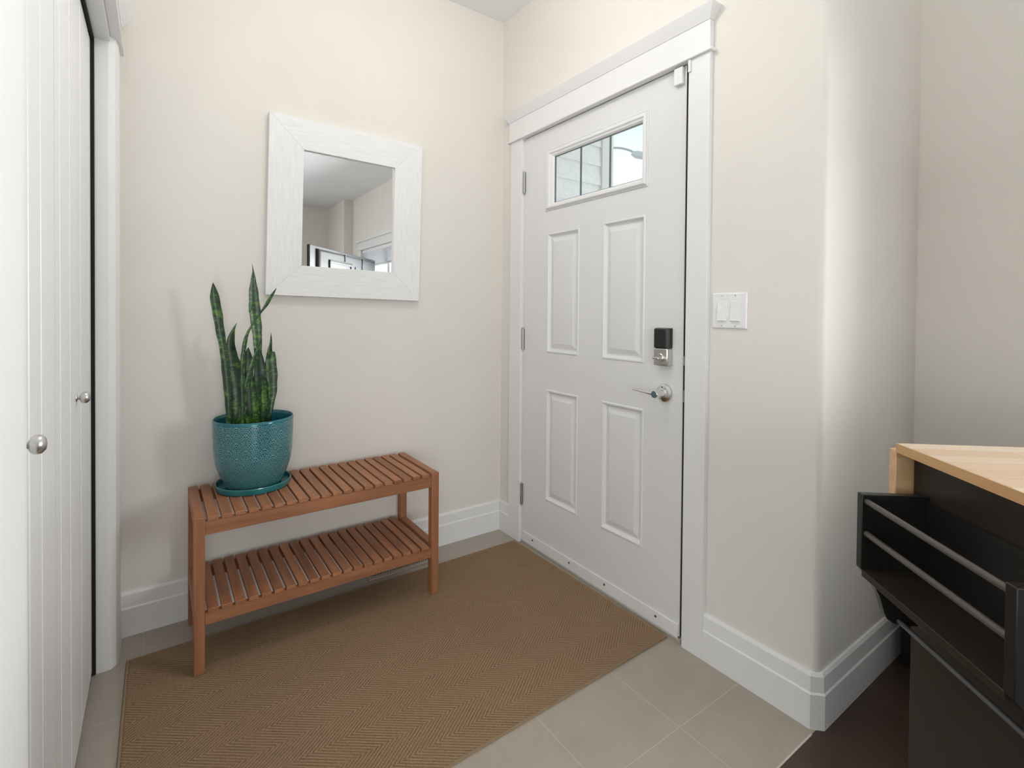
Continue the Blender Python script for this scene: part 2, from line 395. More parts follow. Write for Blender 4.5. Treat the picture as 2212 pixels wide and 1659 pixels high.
loft(b, rings, caps=False); wf = obj('window_frame', b, TRIM, fd, angle=12)
b = BM(); box(b, .003, .009, -glassr[1]-.004, -glassr[0]+.004, glassr[2]-.004, glassr[3]+.004); obj('pane', b, GLASS, wf)
b = BM()
for u in (.6025, .7765): box(b, .0022, .0098, -u-.0024, -u+.0024, glassr[2], glassr[3])
u0, u1, v0, v1 = glassr
for q in ((u0, u0+.003, v0, v1), (u1-.003, u1, v0, v1), (u0, u1, v1-.003, v1), (u0, u1, v0, v0+.002)): box(b, .0022, .0098, -q[1], -q[0], q[2], q[3])
obj('caming', b, plastic('lead_caming', (.13, .15, .16), .4), wf)
b = BM(); box(b, -.0055, 0, DY1+.004, DY0-.0015, .012, .062); sw = obj('sweep', b, TRIM, fd, .0015)
for y in (-.295, -.563, -.780, -1.041):
    b = BM(); lathe(b, [(.0045, -.0055), (.0045, -.0068), (.003, -.0075), (0, -.0075)], (0, y, .043), 'x', 12); obj('screw', b, SCREW, sw)
for z in (.245, 1.0275, 1.810):
    b = BM(); tube(b, [(-.0068, -.2035, z-.052), (-.0068, -.2035, z+.052)], .0062, 14)
    for k in (-1, 1): lathe(b, [(.004, 0), (.0045, .003), (.002, .005)] if k > 0 else [(.002, -.005), (.0045, -.003), (.004, 0)], (-.0068, -.2035, z+k*.052), 'z', 12)
    for k in (-.0315, -.0105, .0105, .0315): lathe(b, [(.0066, -.0006), (.0066, .0006)], (-.0068, -.2035, z+k), 'z', 14)
    box(b, -.0008, .002, -.2075, -.2030, z-.05, z+.05)
    obj('hinge', b, HINGE, fd)
b = BM(); box(b, .002, .043, DY1-.0008, DY1, DZ0, DZ1); obj('gap_shade_strip', b, plastic('gap_shade', (.07, .07, .07), .6), fd)  # added dark strip: shade of the latch-side gap put into colour
# keypad lock
lk = obj('keypad_lock', (lambda b: (box(b, -.030, 0, -1.0975, -1.0355, .972, 1.036), b)[1])(BM()), NICKEL, fd, .005); lk['label'] = 'satin nickel deadbolt body with black battery cover'
b = BM(); loft(b, [[(x, y0, z0), (x, y1, z0), (x, y1, z1), (x, y0, z1)] for x, y0, y1, z0, z1 in ((0, -1.0975, -1.0355, 1.0362, 1.108), (-.020, -1.0975, -1.0355, 1.0362, 1.108), (-.031, -1.0905, -1.0385, 1.0362, 1.104))]); obj('battery_cover', b, BLACKP, lk, .002)
b = BM(); lathe(b, [(.0165, -.029), (.0165, -.033), (.0145, -.035), (.0, -.035)], (0, -1.066, 1.001), 'x', 28); tt = obj('thumb_turn', b, NICKEL, lk)
b = BM(); loft(b, [[(x, -1.066+s*a, 1.001+t*c) for s, t in ((-1,-1),(1,-1),(1,1),(-1,1))] for x, a, c in ((-.034, .011, .0042), (-.042, .0135, .0038), (-.056, .0135, .0034), (-.058, .012, .0025))]); obj('turn_lever', b, NICKEL, tt, .001)
# lever handle
hx, hy, hz = 0, -1.068, .872
b = BM(); lathe(b, [(.0335, 0), (.0335, -.004), (.031, -.008), (.024, -.011), (.019, -.012), (.0175, -.018), (.0135, -.020), (.0115, -.030), (.0115, -.044), (.0135, -.046), (.0135, -.062), (.012, -.064), (0, -.064)], (hx, hy, hz), 'x', 40)
lh = obj('lever_handle', b, CHROME, fd); lh['label'] = 'polished nickel lever handle with round rose'
b = BM(); tube(b, [(-.056, hy+.008, hz-.001), (-.057, hy+.03, hz+.001), (-.055, hy+.07, hz+.003), (-.052, hy+.108, hz+.0045)], [.006, .0048, .004, .0036], 14); obj('lever', b, CHROME, lh)
for dz, dx in ((.022, .006), (-.022, .004)):
    b = BM(); lathe(b, [(.0028, -.0105), (.0028, -.0118), (0, -.0118)], (0, hy+dx, hz+dz), 'x', 10); obj('screw', b, SCREW, lh)
for z, h in ((.995, .016), (.870, .020)):
    b = BM(); box(b, .0005, .036, DY1-.0045, DY1-.0008, z-h, z+h); obj('latch_plate', b, NICKEL, fd)
b = BM(); box(b, -.016, 0, -1.1335, -1.0985, 1.962, 2.022); o = obj('contact_sensor', b, WHITEP, fd, .003); o['label'] = 'small white contact sensor at the top corner of the door'

# ------------------------------------------------------------------ closet opening and bifold doors
ct = sroot('trim_3', (XC, -.86, 0), 'white casing and header around the closet opening', 'closet casing')
def side_casing(y, s, w):
    """s = +1 towards the corner: reveal, rounded profile, face"""
    pts = [(-1.668, y), (-1.634, y), (-1.628, y+.004*s), (-1.624, y+.010*s), (-1.618, y+.014*s), (-1.612, y+.036*s), (-1.6105, y+.061*s), (-1.6105, y+w*s), (-1.63, y+w*s), (-1.63, y+.0151*s), (-1.668, y+.0151*s)]
    b = BM(); prism(b, pts if s > 0 else pts[::-1], 0, CZ+.018); return obj('side_casing', b, TRIM, ct, angle=25)
side_casing(CY0, 1, .130); side_casing(CY1, -1, .165)
b = BM(); box(b, -1.668, -1.63, CY1-.015, CY0+.015, CZ, CZ+.0149); obj('head_jamb', b, TRIM, ct)
b = BM(); box(b, -1.63, -1.608, CY1-.168, CY0+.133, CZ+.019, 2.115); obj('header_board', b, TRIM, ct, .001)
b = BM(); box(b, -1.63, -1.600, CY1-.180, CY0+.145, CZ+.0185, CZ+.030); obj('fillet', b, TRIM, ct, .003)
b = BM(); loft(b, [[(XC, CY1-.171-e, z), (x, CY1-.171-e, z), (x, CY0+.136+e, z), (XC, CY0+.136+e, z)] for x, e, z in ((-1.606, 0, 2.115), (-1.604, .002, 2.121), (-1.584, .022, 2.152), (-1.582, .023, 2.158))]); obj('crown', b, TRIM, ct)
b = BM(); box(b, -1.720, -1.6685, CY1, CY0, CZ-.010, CZ+.0); box(b, -1.720, -1.6685, CY0-.008, CY0+.008, .004, CZ-.010); obj('track_and_gap_shade', b, DARK, ct)  # top track, plus an added dark upright strip painting the gap's shade
def bifold(name, y0, x0, y1, x1, label, knob=None, grooves=(.055, .15, .24), kz=.933):
    root = sroot(name, (x0, y0, 0), label, 'closet door')
    e = Vector((x1-x0, y1-y0, 0)); w = e.length; e /= w; nrm = Vector((e.y, -e.x, 0)); nrm = nrm if nrm.x > 0 else -nrm
    o0 = Vector((x0, y0, 0))
    f = lambda u, v, d: o0 + e*u + Vector((0, 0, v)) - nrm*d
    b = BM(); z0, z1 = .020, 1.990
    prof = [(0, 0)]
    for g in grooves:
        g, wd = g if isinstance(g, tuple) else (g, .010)
        prof += [(g, 0), (g+.002, .003), (g+.004, .003), (g+wd, .0)]
    prof += [(w, 0), (w, .032), (0, .032)]
    loft(b, [[f(u, z, d) for u, d in prof] for z in (z0, z1)])
    obj('panel', b, CLOSETP, root, angle=12)
    if knob:
        u = knob; c = f(u, kz, 0); q = nrm
        b = BM(); R = []
        a1 = Vector((0, 0, 1)); a2 = q.cross(a1)
        for r, h in ((.0095, 0), (.0095, .002), (.0055, .0035), (.0045, .0055), (.0060, .0075), (.0115, .0095), (.0145, .0135), (.0152, .018), (.0140, .023), (.0090, .0275), (.0001, .029)):
            R.append([c + q*h + r*(a1*math.cos(2*PI*i/28) + a2*math.sin(2*PI*i/28)) for i in range(28)])
        loft(b, R); obj('knob', b, NICKEL, root, angle=75)
    return root
bifold('door_2', -.206, -1.677, -.537, -1.6762, 'white closet bifold panel beside the corner, without a knob', None, (.05, .25))
bifold('door_3', -.539, -1.6762, -.869, -1.677, 'white closet bifold panel with the farther round knob', .022, (.117, .26))
bifold('door_4', -.873, -1.677, -1.204, -1.6762, 'white closet bifold panel with the nearer round knob', .309, (.142, .25), .949)
bifold('door_5', -1.206, -1.6762, -1.517, -1.677, 'white closet bifold panel nearest the left picture edge, without a knob', None, (.10, .25))

# ------------------------------------------------------------------ mirror
mr = thing('wall_mirror', 'square mirror with a wide white mitred wood frame, hung slightly crooked above the bench', 'mirror', (-.8165, -.0015, 1.5825), (0, .018, 0))
OW, OH, IW, IH = .3315, .3665, .1985, .2400
def rail(pts, mat):
    b = BM(); prism(b, pts, -.026, 0, lambda a, c, d: (a, d, c)); obj('frame_rail', b, mat, mr, .0012, local=True)
rail([(-OW, OH), (OW, OH), (IW, IH), (-IW, IH)], WW_X); rail([(-OW, -OH), (OW, -OH), (IW, -IH), (-IW, -IH)], WW_X)
rail([(-OW, -OH), (-OW, OH), (-IW, IH), (-IW, -IH)], WW_Z); rail([(OW, -OH), (OW, OH), (IW, IH), (IW, -IH)], WW_Z)
b = BM(); box(b, -IW-.004, IW+.004, -.014, -.010, -IH-.004, IH+.004); obj('mirror_glass', b, MIRROR, mr, local=True)

# ------------------------------------------------------------------ bench
bn = thing('slatted_bench', 'reddish teak slatted shoe bench with a lower shelf, standing below the mirror', 'bench', (-.989, -.214, 0))
for x0, x1 in ((-1.416, -1.385), (-.597, -.565)):
    b = BM(); box(b, x0, x1, -.391, -.358, .0062, .503); obj('leg', b, WOOD_Z, bn, .0022)
    b = BM(); box(b, x0, x1, -.066, -.034, .0, .503); obj('leg', b, WOOD_Z, bn, .0022)
    for nm, z0, z1 in (('end_rail', .466, .5026), ('shelf_end_rail', .160, .2106)):
        b = BM(); box(b, x0+.001, x1-.001, -.358, -.066, z0, z1); obj(nm, b, WOOD_Y, bn, .0015)
for nm, z0, z1 in (('apron', .446, .4895), ('shelf_apron', .158, .1965)):
    for y0, y1 in ((-.3885, -.3685), (-.055, -.037)):
        b = BM(); box(b, -1.385, -.597, y0, y1, z0, z1); obj(nm, b, WOOD_X, bn, .0015)
for nm, z in (('top_slats', .490), ('shelf_slats', .197)):
    b = BM()
    for i in range(20):
        x = -1.378 + i*.0388; box(b, x, x+.0305, -.3925, -.036, z, z+.013)
    obj(nm, b, WOOD_Y, bn, .0015)

# ------------------------------------------------------------------ potted snake plant
pc = (-1.212, -.146, .5032)
pp = thing('potted_snake_plant', 'tall snake plant in a teal fan-patterned glazed pot, on the left end of the bench', 'potted plant', pc)
b = BM(); lathe(b, [(.0, 0), (.118, 0), (.124, .003), (.1265, .010), (.1275, .022), (.1255, .024), (.1225, .022), (.120, .009), (.112, .006), (0, .006)], pc, 'z', 64); obj('saucer', b, TEAL, pp)
b = BM(); prof = [(0, .007), (.090, .007), (.094, .010), (.103, .030), (.112, .050), (.121, .075), (.1275, .100), (.131, .130), (.133, .165), (.1342, .200), (.1350, .235), (.1352, .250), (.1345, .257), (.1325, .2595), (.1300, .257), (.1285, .245), (.127, .190), (.124, .13), (.105, .06), (.085, .03), (0, .03)]
lathe(b, prof, pc, 'z', 72); obj('pot', b, POT, pp, angle=60)
b = BM(); lathe(b, [(0, .10), (.108, .10), (.1255, .200), (.10, .208), (.05, .214), (0, .215)], pc, 'z', 40); obj('soil', b, SOIL, pp, angle=80)
LV = [
(0.0, [(-0.0814, 0.7427, 0.0157), (-0.0852, 0.8289, 0.0195), (-0.0909, 0.9185, 0.0244), (-0.0993, 1.0078, 0.0224), (-0.1101, 1.0788, 0.0253), (-0.1193, 1.1493, 0.0283), (-0.126, 1.1913, 0.0281), (-0.13, 1.2298, 0.0182), (-0.133, 1.2576, 0.0006)]),
(0.02, [(-0.0578, 0.7361, 0.0258), (-0.0546, 0.8231, 0.0356), (-0.0579, 0.896, 0.0437), (-0.0691, 0.9763, 0.0337), (-0.0755, 1.0343, 0.0261), (-0.0708, 1.0702, 0.0153), (-0.0629, 1.0954, 0.007), (-0.0543, 1.1127, 0.0006)]),
(0.05, [(-0.0184, 0.7779, 0.0167), (-0.0251, 0.8716, 0.0199), (-0.0367, 0.9354, 0.0145), (-0.053, 0.9952, 0.001)]),
(-0.035, [(-0.0421, 0.8479, 0.0143), (-0.0428, 0.9547, 0.0139), (-0.036, 1.0327, 0.0127), (-0.0249, 1.0788, 0.0089), (-0.0041, 1.118, 0.0052), (0.0186, 1.154, 0.0072), (0.035, 1.1796, 0.0113), (0.0515, 1.2127, 0.0114), (0.0699, 1.2443, 0.0007)]),
(0.01, [(0.0177, 0.7807, 0.0269), (0.0158, 0.9104, 0.0302), (0.014, 1.0028, 0.0255), (0.0106, 1.0766, 0.0308), (0.0038, 1.1501, 0.036), (-0.0005, 1.2233, 0.0292), (-0.0019, 1.2708, 0.0172), (-0.0026, 1.3037, 0.0059), (-0.0053, 1.332, 0.001)]),
(-0.012, [(-0.0101, 0.7363, 0.0296), (-0.02, 0.8246, 0.0343), (-0.0233, 0.9154, 0.0342), (-0.0227, 0.9768, 0.0309), (-0.0218, 1.0219, 0.0013)]),
(-0.03, [(-0.0571, 0.7454, 0.0063), (-0.0461, 0.7976, 0.0108), (-0.032, 0.8713, 0.016), (-0.0177, 0.9349, 0.0148), (-0.0032, 0.9882, 0.0104), (0.0097, 1.0274, 0.0059), (0.0228, 1.0713, 0.0007)]),
(-0.005, [(0.0188, 0.7315, 0.0336), (0.0237, 0.8194, 0.0398), (0.0202, 0.9117, 0.0376), (0.0175, 0.967, 0.0308), (0.0154, 1.0203, 0.0013)]),
(0.03, [(0.053, 0.7737, 0.0207), (0.0493, 0.906, 0.0248), (0.0567, 0.9922, 0.0159), (0.0621, 1.0373, 0.0076), (0.0627, 1.0731, 0.0007)]),
(0.015, [(0.0533, 0.7461, 0.0137), (0.059, 0.7943, 0.02), (0.0658, 0.8501, 0.027), (0.0639, 0.9067, 0.034), (0.0611, 0.9519, 0.0346), (0.0604, 0.9819, 0.029), (0.0655, 1.0012, 0.0138)]),
(-0.035, [(0.0331, 0.7354, 0.0207), (0.0317, 0.8049, 0.02), (0.0273, 0.8672, 0.0139), (0.0222, 0.9221, 0.001)]),
(-0.03, [(0.0053, 0.7378, 0.021), (-0.0014, 0.8255, 0.0189), (-0.0079, 0.8802, 0.0136), (-0.0135, 0.9239, 0.001)]),
]
def cr(p0, p1, p2, p3, t):
    return tuple(.5*((2*b_) + (-a+c)*t + (2*a-5*b_+4*c-d)*t*t + (-a+3*b_-3*c+d)*t**3) for a, b_, c, d in zip(p0, p1, p2, p3))
b = BM(); uvl = b.loops.layers.uv.new('UVMap')
for li, (dy, P) in enumerate(LV):
    P = [(P[0][0]*.93, .700, P[0][2]*.9)] + P
    pts = []
    for i in range(len(P)-1):
        q = [P[max(i-1, 0)], P[i], P[i+1], P[min(i+2, len(P)-1)]]
        pts += [cr(*q, t/6) for t in range(6)]
    pts.append(P[-1]); tw = random.uniform(-.5, .5); rows = []
    for i, (x, z, w) in enumerate(pts):
        w = max(w*1.10, .0006); t = i/(len(pts)-1); a = tw*(.4+.6*t); row = []
        wob = 1 + .05*math.sin(z*95 + li)
        y0 = pc[1] + dy*(.75+.35*t)
        for k in range(9):
            s = (k/4 - 1); hw = w/2/max(math.cos(a), .75)*wob
            fold = .20*hw*(1 - s*s)
            lx, ly = hw*s, fold
            row.append((pc[0]+x+lx*math.cos(a)-ly*math.sin(a)*.3, y0+lx*math.sin(a)+ly, z, (k/8+li*3.1, z*1.0+li*1.7)))
        rows.append(row)
    th = .0022
    for sgn in (0, 1):
        V = [[b.verts.new((x, y + (th*(1-abs(k/4-1)**3) if sgn else 0), z)) for k, (x, y, z, _) in enumerate(r)] for r in rows]
        for i in range(len(rows)-1):
            for k in range(8):
                f = b.faces.new([V[i][k], V[i][k+1], V[i+1][k+1], V[i+1][k]])
                for lp, (ii, kk) in zip(f.loops, ((i, k), (i, k+1), (i+1, k+1), (i+1, k))): lp[uvl].uv = rows[ii][kk][3]
obj('leaves', b, LEAF, pp, angle=70)

# ------------------------------------------------------------------ rug
A, B_, C_, D_ = (-.031, -.177), (-.017, -1.103), (-1.594, -1.132), (-1.592, -.179)
rg = thing('entry_rug', 'tan herringbone sisal rug lying in front of the white front door', 'rug', (-.81, -.65, 0))
ins = lambda p, k: tuple(p[i] + (-.81 if i == 0 else -.655)*0 + ((-.808, -.648)[i]-p[i])*k for i in (0, 1))
b = BM(); prism(b, [ins(q, .008) for q in (A, D_, C_, B_)], .0003, .0060); obj('woven_field', b, RUG, rg)
b = BM(); q4 = (A, B_, C_, D_)
for i in range(4):
    p, q = Vector(q4[i]), Vector(q4[(i+1) % 4]); pi, qi = Vector(ins(q4[i], .011)), Vector(ins(q4[(i+1) % 4], .011))
    prism(b, [tuple(p), tuple(q), tuple(qi), tuple(pi)], .0001, .0066)
obj('edge_binding', b, BIND, rg, .001)

# ------------------------------------------------------------------ floor register
fr = thing('floor_register', 'beige metal floor register against the baseboard, under the bench right end', 'floor vent', (-.60, -.08, 0))
b = BM(); box(b, -.765, -.445, -.137, -.112, 0, .004); box(b, -.765, -.445, -.045, -.030, 0, .004); box(b, -.765, -.745, -.112, -.045, 0, .004); box(b, -.465, -.445, -.112, -.045, 0, .004); obj('vent_frame', b, REG, fr, .0015)
b = BM(); box(b, -.745, -.465, -.112, -.045, .0002, .0008); obj('vent_well', b, DARK, fr)
b = BM()
for i in range(26): x = -.742 + i*.0108; box(b, x, x+.0052, -.112, -.045, .0008, .0035)
box(b, -.745, -.465, -.081, -.076, .0008, .0036); obj('louver', b, REG, fr)

# ------------------------------------------------------------------ light switch
ls = thing('light_switch', 'white double rocker light switch on the wall right of the front door', 'light switch', (0, -1.3145, 1.170))
b = BM(); loft(b, [[(x, -1.376+e, 1.113+e), (x, -1.255-e, 1.113+e), (x, -1.255-e, 1.229-e), (x, -1.376+e, 1.229-e)] for x, e in ((0, 0), (-.0035, .0003), (-.0065, .004))]); obj('wall_plate', b, WHITEP, ls, .0008)
for y in (-1.2915, -1.338):
    b = BM(); f = lambda x, y_, z: (x, y_, z)
    y0, y1 = y-.0165, y+.0165
    loft(b, [[(-.0062, y0, 1.137), (-.0062, y1, 1.137), (-.0062, y1, 1.2035), (-.0062, y0, 1.2035)], [(-.0135, y0+.0012, 1.1385), (-.0135, y1-.0012, 1.1385), (-.0075, y1-.0012, 1.203), (-.0075, y0+.0012, 1.203)]])
    obj('rocker', b, WHITEP, ls, .0006)
    for z in (1.2195, 1.1225):
        b = BM(); lathe(b, [(.0028, -.0063), (.0028, -.0075), (0, -.0078)], (0, y, z), 'x', 10); obj('screw', b, plastic('plate_screw', (.5, .5, .5), .4), ls)

# ------------------------------------------------------------------ kitchen cart with drop leaf and end rack (set at an angle)
cz = math.atan2(.755, .655)
ca = Vector((-.655, -.755)).normalized(); cb = Vector((.755, -.655)).normalized()
# local x = b (away to the right), local y = -a (away from the camera side is +y)
rotz = math.atan2(cb.y, cb.x)
kc = thing('kitchen_cart', 'black kitchen cart with butcher block top, at the right picture edge', 'kitchen cart', (-.322, -1.868, 0), (0, 0, rotz))
LX, LA = 1.10, .44
b = BM(); box(b, 0, LX, -LA, 0, .8915, .910); obj('butcher_block_top', b, BLOCK, kc, .0018, local=True)
b = BM(); box(b, -.0012, -.0001, -LA, 0, .892, .9096); obj('edge_band', b, wood('edge_maple', (.50, .29, .13), (.62, .38, .19), 'y', .4, False), kc, .0, local=True)
b = BM(); box(b, .0, LX, .002, .022, .69, .8955); lf = obj('drop_leaf', b, wood('leaf_maple', (.52, .33, .17), (.68, .46, .26), 'x', .4, False), kc, .002, local=True)
lf['label'] = 'maple drop leaf hanging down behind the cart'
b = BM(); box(b, .030, .046, -LA+.015, -.004, .02, .8914); obj('side_panel', b, BROWNF, kc, .001, local=True)
b = BM(); box(b, LX-.046, LX-.030, -LA+.015, -.004, .02, .8914); obj('side_panel', b, BROWNF, kc, .001, local=True)
b = BM(); box(b, .046, LX-.046, -.012, -.004, .02, .8914); obj('back_panel', b, BLACKF, kc, .0, local=True)
b = BM(); box(b, .046, LX-.046, -LA+.02, -.012, .02, .045); box(b, .046, LX-.046, -LA+.02, -.012, .46, .478); box(b, .046, LX-.046, -LA+.02, -.012, .872, .891); obj('shelf', b, BLACKF, kc, .001, local=True)
for x0, x1 in ((.048, .550), (.553, LX-.048)):
    b = BM(); frame_ring(b, x0, x1, .05, .70, [(0, .0), (0, -.018), (.055, -.018), (.058, -.012), (.06, -.012)], lambda u, v, d: (u, -LA+.0+d, v)); dr = obj('cabinet_door', b, BLACKF, kc, .0, local=True)
    b = BM(); xk = x1-.03 if x0 < .1 else x0+.03; tube(b, [(xk, -LA-.032, .44), (xk, -LA-.032, .60)], .006, 12); tube(b, [(xk, -LA-.032, .455), (xk, -LA-.018, .455)], .005, 10); tube(b, [(xk, -LA-.032, .585), (xk, -LA-.018, .585)], .005, 10); obj('pull', b, NICKEL, dr, local=True)
    b = BM(); box(b, x0, x1, -LA-.018, -LA, .715, .868); dr = obj('drawer', b, BLACKF, kc, .002, local=True)
# end rack: panels with a hooked profile, two rails, shelf, towel bar
rk = obj('end_rack', (lambda b: (box(b, .022, .0299, -.386, -.036, .655, .815), b)[1])(BM()), BLACKF, kc, .0, local=True); rk['label'] = 'black rack with two rails and a towel bar on the cart end'
def rack_side(y0, y1):
    pts = [(.0299, .822), (-.089, .822), (-.089, .681), (-.080, .669), (-.070, .657), (-.062, .645), (-.055, .631), (-.050, .615), (-.046, .600), (-.040, .588), (-.030, .581), (-.016, .578), (.0299, .578)]
    b = BM(); prism(b, pts, y0, y1, lambda a, c, d: (a, d, c)); return obj('rack_side', b, BLACKF, rk, .0012, local=True)
rack_side(-.049, -.033); rack_side(-.374, -.357)
for z in (.809, .748):
    b = BM(); tube(b, [(-.080, -.357, z), (-.080, -.049, z)], .0055, 14); obj('rack_rail', b, plastic('rail_bronze', (.075, .064, .055), .3), rk, local=True)
b = BM(); box(b, -.088, .0219, -.357, -.049, .668, .681); obj('rack_shelf', b, BROWNF, rk, .001, local=True)
b = BM(); box(b, .012, .0219, -.357, -.049, .580, .650); obj('rack_rail_board', b, BLACKF, rk, .001, local=True)
b = BM(); tube(b, [(-.020, -.357, .589), (-.020, -.049, .586)], .0045, 14); obj('towel_bar', b, plastic('rail_steel', (.10, .105, .11), .3), rk, local=True)

# ------------------------------------------------------------------ low black console in the corner behind the cart
lc = thing('low_console', 'low black console in the wall corner, mostly hidden behind the black cart', 'cabinet', (.60, -1.95, 0))
b = BM(); box(b, .508, XW-.018, -2.02, -1.632, .0, .40); obj('body', b, BLACKF, lc, .003)
b = BM(); box(b, .503, XW-.017, -2.025, -1.627, .40, .42); obj('top', b, BLACKF, lc, .003)
for y0, y1 in ((-2.018, -1.828), (-1.824, -1.634)):
    b = BM(); box(b, .499, .508, y0, y1, .05, .39); obj('door', b, BLACKF, lc, .002)

# ------------------------------------------------------------------ television seen from behind in the mirror
L0 = Vector((-.378, -2.598)); e = Vector((.684, -.729)).normalized(); tz = math.atan2(e.y, e.x)
tv = thing('television', 'large black television on a floor stand, its grey moulded back seen in the mirror', 'television', (L0.x, L0.y, 0), (0, 0, tz))
TW, T0, T1 = 1.45, .93, 1.765          # local x along the screen, local +y = its back
b = BM(); box(b, 0, TW, -.030, 0, T0, T1); obj('screen_panel', b, BLACKP, tv, .004, local=True)
b = BM(); frame_ring(b, .12, TW-.05, T0+.06, T1-.025, [(0, .0), (.004, .020), (.02, .028), (.03, .028)], lambda u, v, d: (u, d, v)); bc = obj('back_cover', b, TVG, tv, local=True)
b = BM()
frame_ring(b, .30, .78, T0+.1, T1-.11, [(0, .028), (.0, .040), (.014, .044), (.028, .040), (.028, .030)], lambda u, v, d: (u, d, v)); obj('back_rib', b, BLACKP, bc, local=True)
b = BM()
for x, z0, z1 in ((.62, T1-.10, T1-.028), (1.03, T0+.1, T1-.028), (.86, T0+.1, T1-.13), (1.0, T0+.12, T1-.16)): box(b, x, x+.022, .026, .036, z0, z1)
obj('vent_strip', b, BLACKP, bc, .002, local=True)
b = BM(); box(b, TW/2-.04, TW/2+.04, .03, .075, .06, 1.35); obj('column', b, BLACKP, tv, .004, local=True)
b = BM(); box(b, TW/2-.20, TW/2+.20, .03, .05, 1.15, 1.45); obj('mount_bracket', b, BLACKP, tv, .002, local=True)
b = BM(); box(b, TW/2-.35, TW/2+.35, -.34, .09, 0, .02); box(b, TW/2-.05, TW/2+.05, .02, .085, .02, .06); obj('stand_base', b, BLACKP, tv, .004, local=True)

# ------------------------------------------------------------------ living-room windows: one mirrored, the west window and patio door put in for light
def window_x(name, x, y0, y1, z0, z1, label, side=1, mull=2):
    """window in a wall whose room face is the plane x; side = -1 when the room lies at smaller x"""
    w = sroot(name, (x, (y0+y1)/2, z0), label, 'window'); s = side
    b = BM()
    def bb(xa, xb, *r): box(b, min(xa, xb), max(xa, xb), *r)
    bb(x+s*.018, x, y0-.09, y0, z0-.02, z1+.0); bb(x+s*.018, x, y1, y1+.09, z0-.02, z1); bb(x+s*.022, x, y0-.10, y1+.10, z1, z1+.10); bb(x+s*.045, x, y0-.12, y1+.12, z1+.10, z1+.13); bb(x+s*.05, x-s*.10, y0-.10, y1+.10, z0-.03, z0)
    obj('window_casing', b, TRIM, w, .001)
    b = BM(); xa, xb = x-s*.06, x-s*.11
    bb(xa, xb, y0, y1, z0, z0+.045); bb(xa, xb, y0, y1, z1-.045, z1); bb(xa, xb, y0, y0+.045, z0, z1); bb(xa, xb, y1-.045, y1, z0, z1)
    for i in range(1, mull+1): yy = y0 + (y1-y0)*i/(mull+1); bb(xa, xb, yy-.03, yy+.03, z0, z1)
    obj('window_frame', b, TRIM, w, .001)
    b = BM(); bb(x-s*.083, x-s*.088, y0+.04, y1-.04, z0+.04, z1-.04); obj('pane', b, GLASS, w)
    return w
window_x('window_1', XW, WY0, WY1, WZ0, WZ1, 'white living room window beyond the right picture edge, seen in the mirror', -1)
window_x('window_2', XL, -4.9, -2.3, .75, 2.1, 'wide living room window added in the far left wall, unseen fill daylight', 1)  # west window added out of view to carry fill daylight
bl = thing('window_blind', 'white slatted blind raised to the top of the living room window, seen in the mirror', 'window blind', (XW+.02, (WY0+WY1)/2, 1.95))
b = BM(); box(b, XW+.004, XW+.05, WY0+.01, WY1-.01, 1.925, 1.968); obj('head_rail', b, WHITEP, bl, .002)
b = BM()
for i in range(16): box(b, XW+.004, XW+.05, WY0+.015, WY1-.015, 1.755+i*.0105, 1.7575+i*.0105)
obj('slats', b, WHITEP, bl)
b = BM(); box(b, XW+.004, XW+.05, WY0+.012, WY1-.012, 1.735, 1.752); obj('bottom_rail', b, WHITEP, bl, .002)
pd = sroot('window_3', ((PX0+PX1)/2, YS, 0), 'glazed patio door assumed in the far living room wall, unseen daylight source', 'patio door')  # unseen patio door, put in as a daylight source
b = BM()
for x0, x1, z0, z1 in ((PX0, PX0+.06, 0, PZ), (PX1-.06, PX1, 0, PZ), ((PX0+PX1)/2-.05, (PX0+PX1)/2+.05, 0, PZ), (PX0, PX1, 0, .09), (PX0, PX1, PZ-.07, PZ)): box(b, x0, x1, YS-.11, YS-.05, z0, z1)
obj('window_frame', b, TRIM, pd, .001)
b = BM(); box(b, PX0-.09, PX0, YS, YS+.018, 0, PZ); box(b, PX1, PX1+.09, YS, YS+.018, 0, PZ); box(b, PX0-.1, PX1+.1, YS, YS+.022, PZ, PZ+.1); obj('window_casing', b, TRIM, pd, .001)
b = BM(); box(b, PX0+.04, PX1-.04, YS-.083, YS-.078, .06, PZ-.05); obj('pane', b, GLASS, pd)

# ------------------------------------------------------------------ outdoors: porch siding, street lamp, ground
b = BM(); box(b, -40, 60, -50, 50, -.35, -.25); struct(obj('ground', b, GROUND), 'grey concrete ground outdoors', 'ground')
b = BM(); yS = -.05; pitch = .1145
pts = []
for i in range(32):
    z = -.25 + i*pitch; pts += [(-.012, z), (-.001, z+pitch)]
poly = pts + [(.12, -.25+32*pitch), (.12, -.25)]
prism(b, poly, .155, .672, lambda a, c, d: (d, yS+a, c)); struct(obj('wall_porch', b, SIDING), 'white lap siding of the porch, seen through the door window', 'siding')
b = BM(); box(b, .672, .765, yS-.020, yS+.12, -.25, 3.4); struct(obj('trim_4', b, TRIM, None, .002), 'white corner board at the end of the porch siding', 'corner trim')
sl = thing('street_lamp', 'grey street lamp with a curved arm, seen through the front door window', 'street lamp', (7.75, 7.25, -.25))
b = BM(); tube(b, [(7.75, 7.25, -.25), (7.75, 7.25, 5.0)], [.09, .05], 16); obj('pole', b, plastic('lamp_pole_grey', (.30, .34, .35), .5), sl)
ARM = [Vector(q) for q in ((7.75, 7.25, 4.95), (7.77, 7.23, 5.22), (7.87, 7.15, 5.38), (8.07, 7.00, 5.435), (8.28, 6.845, 5.43), (8.45, 6.72, 5.38), (8.60, 6.61, 5.30))]
